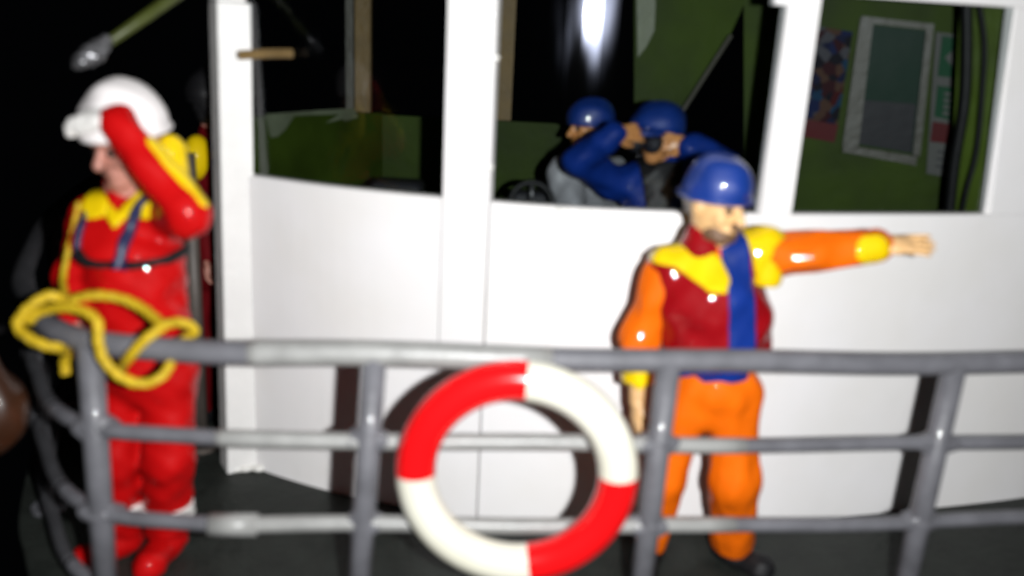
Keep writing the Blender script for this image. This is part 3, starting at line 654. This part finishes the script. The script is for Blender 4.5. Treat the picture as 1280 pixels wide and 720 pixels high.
gl = Fld(J['LW'] - .3, J['LW'] + .3, .007); add_hand(gl, J['LW'], *hs['L'][:2], s, **hs['L'][2]); gl.a -= .009; gl.build('glove', 'glove', B_)
ck = Fld(P(-.06, .02, .16) - .1, P(-.06, .02, .16) + .1, .006); ck.ell(W(181, 88, Y0 - .08), (.012, .018, .022), None, 0); ck.build('helmet_clip', 'black', B_)
boots(B_, J, 1.15, 'red')

# --- the man with binoculars inside the wheelhouse
Y0 = 4.02; s = .98
def standing(J):       # legs under a torso
    for q, sx in(('R', -1), ('L', 1)):
        l = nrm((J['LS'] - J['RS']) * np.array([1, 1, 0])); p = J['pelvis']; f_ = np.array([l[1], -l[0], 0])
        J[q + 'H'] = p + l * .085 * sx * J['s']; J[q + 'A'] = np.array([p[0], p[1], J['floor'] + .10]) + l * .11 * sx
        J[q + 'K'] = (J[q + 'H'] + J[q + 'A']) / 2 + f_ * .02; J[q + 'T'] = f_ + l * sx * .25
    return J
sh = (W(770, 224, Y0) + W(880, 214, Y0)) / 2
J = standing(dict(s=s, floor=.241, pelvis=sh - [0, 0, .50], neck=W(828, 207, Y0), head=W(822, 168, Y0 - .03), face=np.array([-.42, -.9, -.1]),
         RS=W(766, 226, Y0), LS=W(884, 216, Y0), RE=W(724, 200, Y0 - .15), RW=W(765, 168, Y0 - .24), LE=W(905, 205, Y0 - .15), LW=W(862, 182, Y0 - .20)))
hs = dict(R=((.9, .1, .12), (-.1, -1, .3), dict(curl=(.3, .35, .4, .45), thumb=.6, side=1)), L=((-1, -.1, .15), (.1, -1, .3), dict(curl=(.3, .35, .4, .45), thumb=.6, side=-1)))
C_, P, Bm, lo, hi = make_person(J, s, 'figure in blue jacket and helmet looking through binoculars inside the middle window', 'skin3', hs)
jk = Fld(lo, hi, .011); torso(jk, J, s, .022); arms(jk, J, s, .03, .03, .04); jk.plane(J['pelvis'] - [0, 0, .1], (0, 0, -1)).wrinkle(.006, 34, 31); jk.build('jacket', 'bluef', C_)
jk.patch(jk.poly(XZ([(800, 204), (858, 204), (856, 300), (812, 300), (806, 240)], Y0 - .15)), .008).build('jacket_front', 'black', C_)
tr = Fld(lo, hi, .013); legs(tr, J, s, .02); tr.ell(J['pelvis'] - [0, 0, .06], (.165, .125, .10), None, .05); tr.plane((0, 0, J['floor'] + .07), (0, 0, -1)).build('trousers', 'navy', C_)
helmet('helmet', P, Bm, 1.05, 'blue', C_, None, P(0, 0, .04) - .25, P(0, 0, .04) + .25, .01, (.120, .135, .105)); boots(C_, J, 1, 'black')
bc = (P(-.034, .15, -.005) + P(.034, .15, -.005)) / 2
bi = thing('binoculars', bc, 'black binoculars held to the face by the figure in the middle window', 'binoculars')
for q in(-1, 1):
    mb = MB(); mb.tube([P(q * .034, .105, -.002), P(q * .036, .14, -.003), P(q * .040, .15, -.004), P(q * .044, .215, -.006), P(q * .044, .225, -.006)], [.018, .022, .036, .040, .036], 16); o = mb.build('barrel', 'black', bi, True)
    mb = MB(); mb.tube([P(q * .044, .224, -.006), P(q * .044, .228, -.006)], .031, 16); mb.build('lens', 'greyd', o, True)
mb = MB(); mb.tube([P(-.04, .165, -.002), P(.04, .165, -.002)], .012, 10); mb.build('bridge', 'black', bi, True)

# --- the man behind him who faces left
Y0 = 4.32; s = .95
sh = W(738, 208, Y0)
J = standing(dict(s=s, floor=.241, pelvis=sh - [0, -.02, .50], neck=W(742, 196, Y0), head=W(737, 158, Y0), face=np.array([-.92, -.4, -.08]),
         RS=W(705, 216, Y0 - .12) * 1.0, LS=W(762, 212, Y0 + .1), RE=W(712, 262, Y0 - .20), RW=W(690, 290, Y0 - .30), LE=W(770, 280, Y0 + .1), LW=W(740, 300, Y0)))
hs = dict(R=((-.6, -.6, -.2), (0, 0, 1), dict(curl=(.5, .5, .5, .5), thumb=.5, side=-1)), L=((-.6, -.6, -.2), (0, 0, 1), dict(curl=(.5, .5, .5, .5), thumb=.5, side=1)))
D_, P, Bm, lo, hi = make_person(J, s, 'figure in grey jacket and blue helmet facing left behind the binoculars', 'skin3', hs)
jk = Fld(lo, hi, .012); torso(jk, J, s, .022); arms(jk, J, s, .028, .03, .04); jk.plane(J['pelvis'] - [0, 0, .1], (0, 0, -1)).wrinkle(.006, 34, 41); jk.build('jacket', 'jgrey', D_)
tr = Fld(lo, hi, .013); legs(tr, J, s, .02); tr.ell(J['pelvis'] - [0, 0, .06], (.165, .125, .10), None, .05); tr.plane((0, 0, J['floor'] + .07), (0, 0, -1)).build('trousers', 'navy', D_)
helmet('helmet', P, Bm, .98, 'blue', D_, None, P(0, 0, .04) - .25, P(0, 0, .04) + .25, .0, (.112, .125, .105)); boots(D_, J, 1, 'black')

# --- the figure half hidden behind the corner post
Y0 = 4.35; s = .98
J = standing(dict(s=s, floor=.0, pelvis=W(268, 330, Y0) * 1.0, neck=W(268, 165, Y0), head=W(268, 125, Y0), face=np.array([.3, .95, 0]),
         RS=W(232, 190, Y0), LS=W(305, 188, Y0), RE=W(232, 262, Y0 - .03), RW=W(246, 320, Y0 - .12), LE=W(318, 260, Y0), LW=W(310, 325, Y0 - .1)))
for k_, v_ in list(J.items()):
    if isinstance(v_, np.ndarray) and k_ not in('face', 'RT', 'LT'): J[k_] = v_ - np.array([.0, 0, 0])
J['RS'] += [.07, 0, 0]; J['RE'] += [.07, 0, 0]; J['RW'] += [.06, 0, 0]; J['LS'] -= [.04, 0, 0]; J['LE'] -= [.06, 0, 0]; J['LW'] -= [.06, 0, 0]
hs = dict(R=((0, -.3, -1), (-1, 0, 0), dict(curl=(.4, .4, .4, .4), thumb=.5, side=-1)), L=((0, -.3, -1), (1, 0, 0), dict(curl=(.4, .4, .4, .4), thumb=.5, side=1)))
E_, P, Bm, lo, hi = make_person(J, s, 'figure in dark red suit and yellow vest half hidden behind the white corner post', 'skin2', hs)
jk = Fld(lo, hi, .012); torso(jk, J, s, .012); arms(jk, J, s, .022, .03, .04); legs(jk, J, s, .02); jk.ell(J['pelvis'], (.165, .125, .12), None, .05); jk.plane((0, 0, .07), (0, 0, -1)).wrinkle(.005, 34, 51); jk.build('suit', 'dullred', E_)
vs = Fld(lo, hi, .012)
vs.ell(W(247, 197, Y0 - .08), (.072, .08, .115), None, .03); vs.ell(J['LS'] + [-.03, -.05, -.02], (.06, .09, .10), None, .03)
vs.build('vest', 'yellow', E_)
hr = Fld(P(0, 0, 0) - .22, P(0, 0, 0) + .22, .008); hr.ell(P(0, -.03, -.03), (.09, .085, .10), Bm, 0).wrinkle(.003, 90, 4).build('hair', 'black', E_)
helmet('helmet', P, Bm, 1.0, 'black', E_, None, P(0, 0, .04) - .25, P(0, 0, .04) + .25); boots(E_, J, 1, 'black')

# ------------------------------------------------------------------ other fittings on the left
m0, m1 = W(256, 560, 4.05), W(256, 300, 4.05)
ms = thing('mast', (m0[0], m0[1], 0), 'brownish grey upright pole behind the red figure, left of the corner post', 'pole')
mb = MB(); mb.tube([(m0[0] - .012, m0[1], .0), (m0[0], m0[1], 1.55)], .034, 14); mb.build('shaft', 'mast', ms, True)
mb = MB(); mb.tube([(m0[0] - .012, m0[1], .0), (m0[0] - .012, m0[1], .03)], .07, 14); mb.build('foot', 'mast', ms)
t0, t1 = W(126, 60, 3.30), W(300, -62, 3.95)
pk = thing('boat_hook', t1, 'olive green pole with a grey tip slanting down above the white helmet', 'pole')
mb = MB(); mb.tube([t0, t0 + (t1 - t0) * .35, t1], [.018, .024, .030], 14); mb.build('shaft', 'pole', pk, True)
d = nrm(t0 - t1); f = Fld(t0 - .2, t0 + .2, .006); f.ell(t0 + d * .055, (.075, .04, .045), np.array([d, nrm(np.cross(d, [0, 1, 0])), nrm(np.cross(d, np.cross(d, [0, 1, 0])))]), 0)
f.cap(t0 - d * .03, t0 + d * .04, .028, .034, .02).wrinkle(.006, 70, 6); f.build('tip', 'chrome', pk)
c = W(-10, 516, 2.92)
fe = thing('fender', c - [0, 0, .2], 'glossy brown rounded fender hanging at the far left edge of the rail', 'fender')
f = Fld(c - .35, c + .35, .011); f.ell(c, (.125, .12, .16), None, 0); f.cap(c + [.0, 0, .13], c + [0, 0, .21], .05, .035, .05).wrinkle(.004, 26, 8); f.build('body', 'brown', fe)
mb = MB(); top = np.array([-1.74, 2.94, 1.12]); mb.tube(spline([c + [0, 0, .19], c + [.02, 0, .3], top + [-.03, -.06, -.03], top + [0, 0, .035]], 6), .014, 8); mb.build('lanyard', 'black', fe, True)

# ------------------------------------------------------------------ bring everything to model size
for me in bpy.data.meshes: me.transform(Matrix.Scale(S, 4))
for o in bpy.data.objects:
    if o not in (cam, fl): o.location = o.location * S
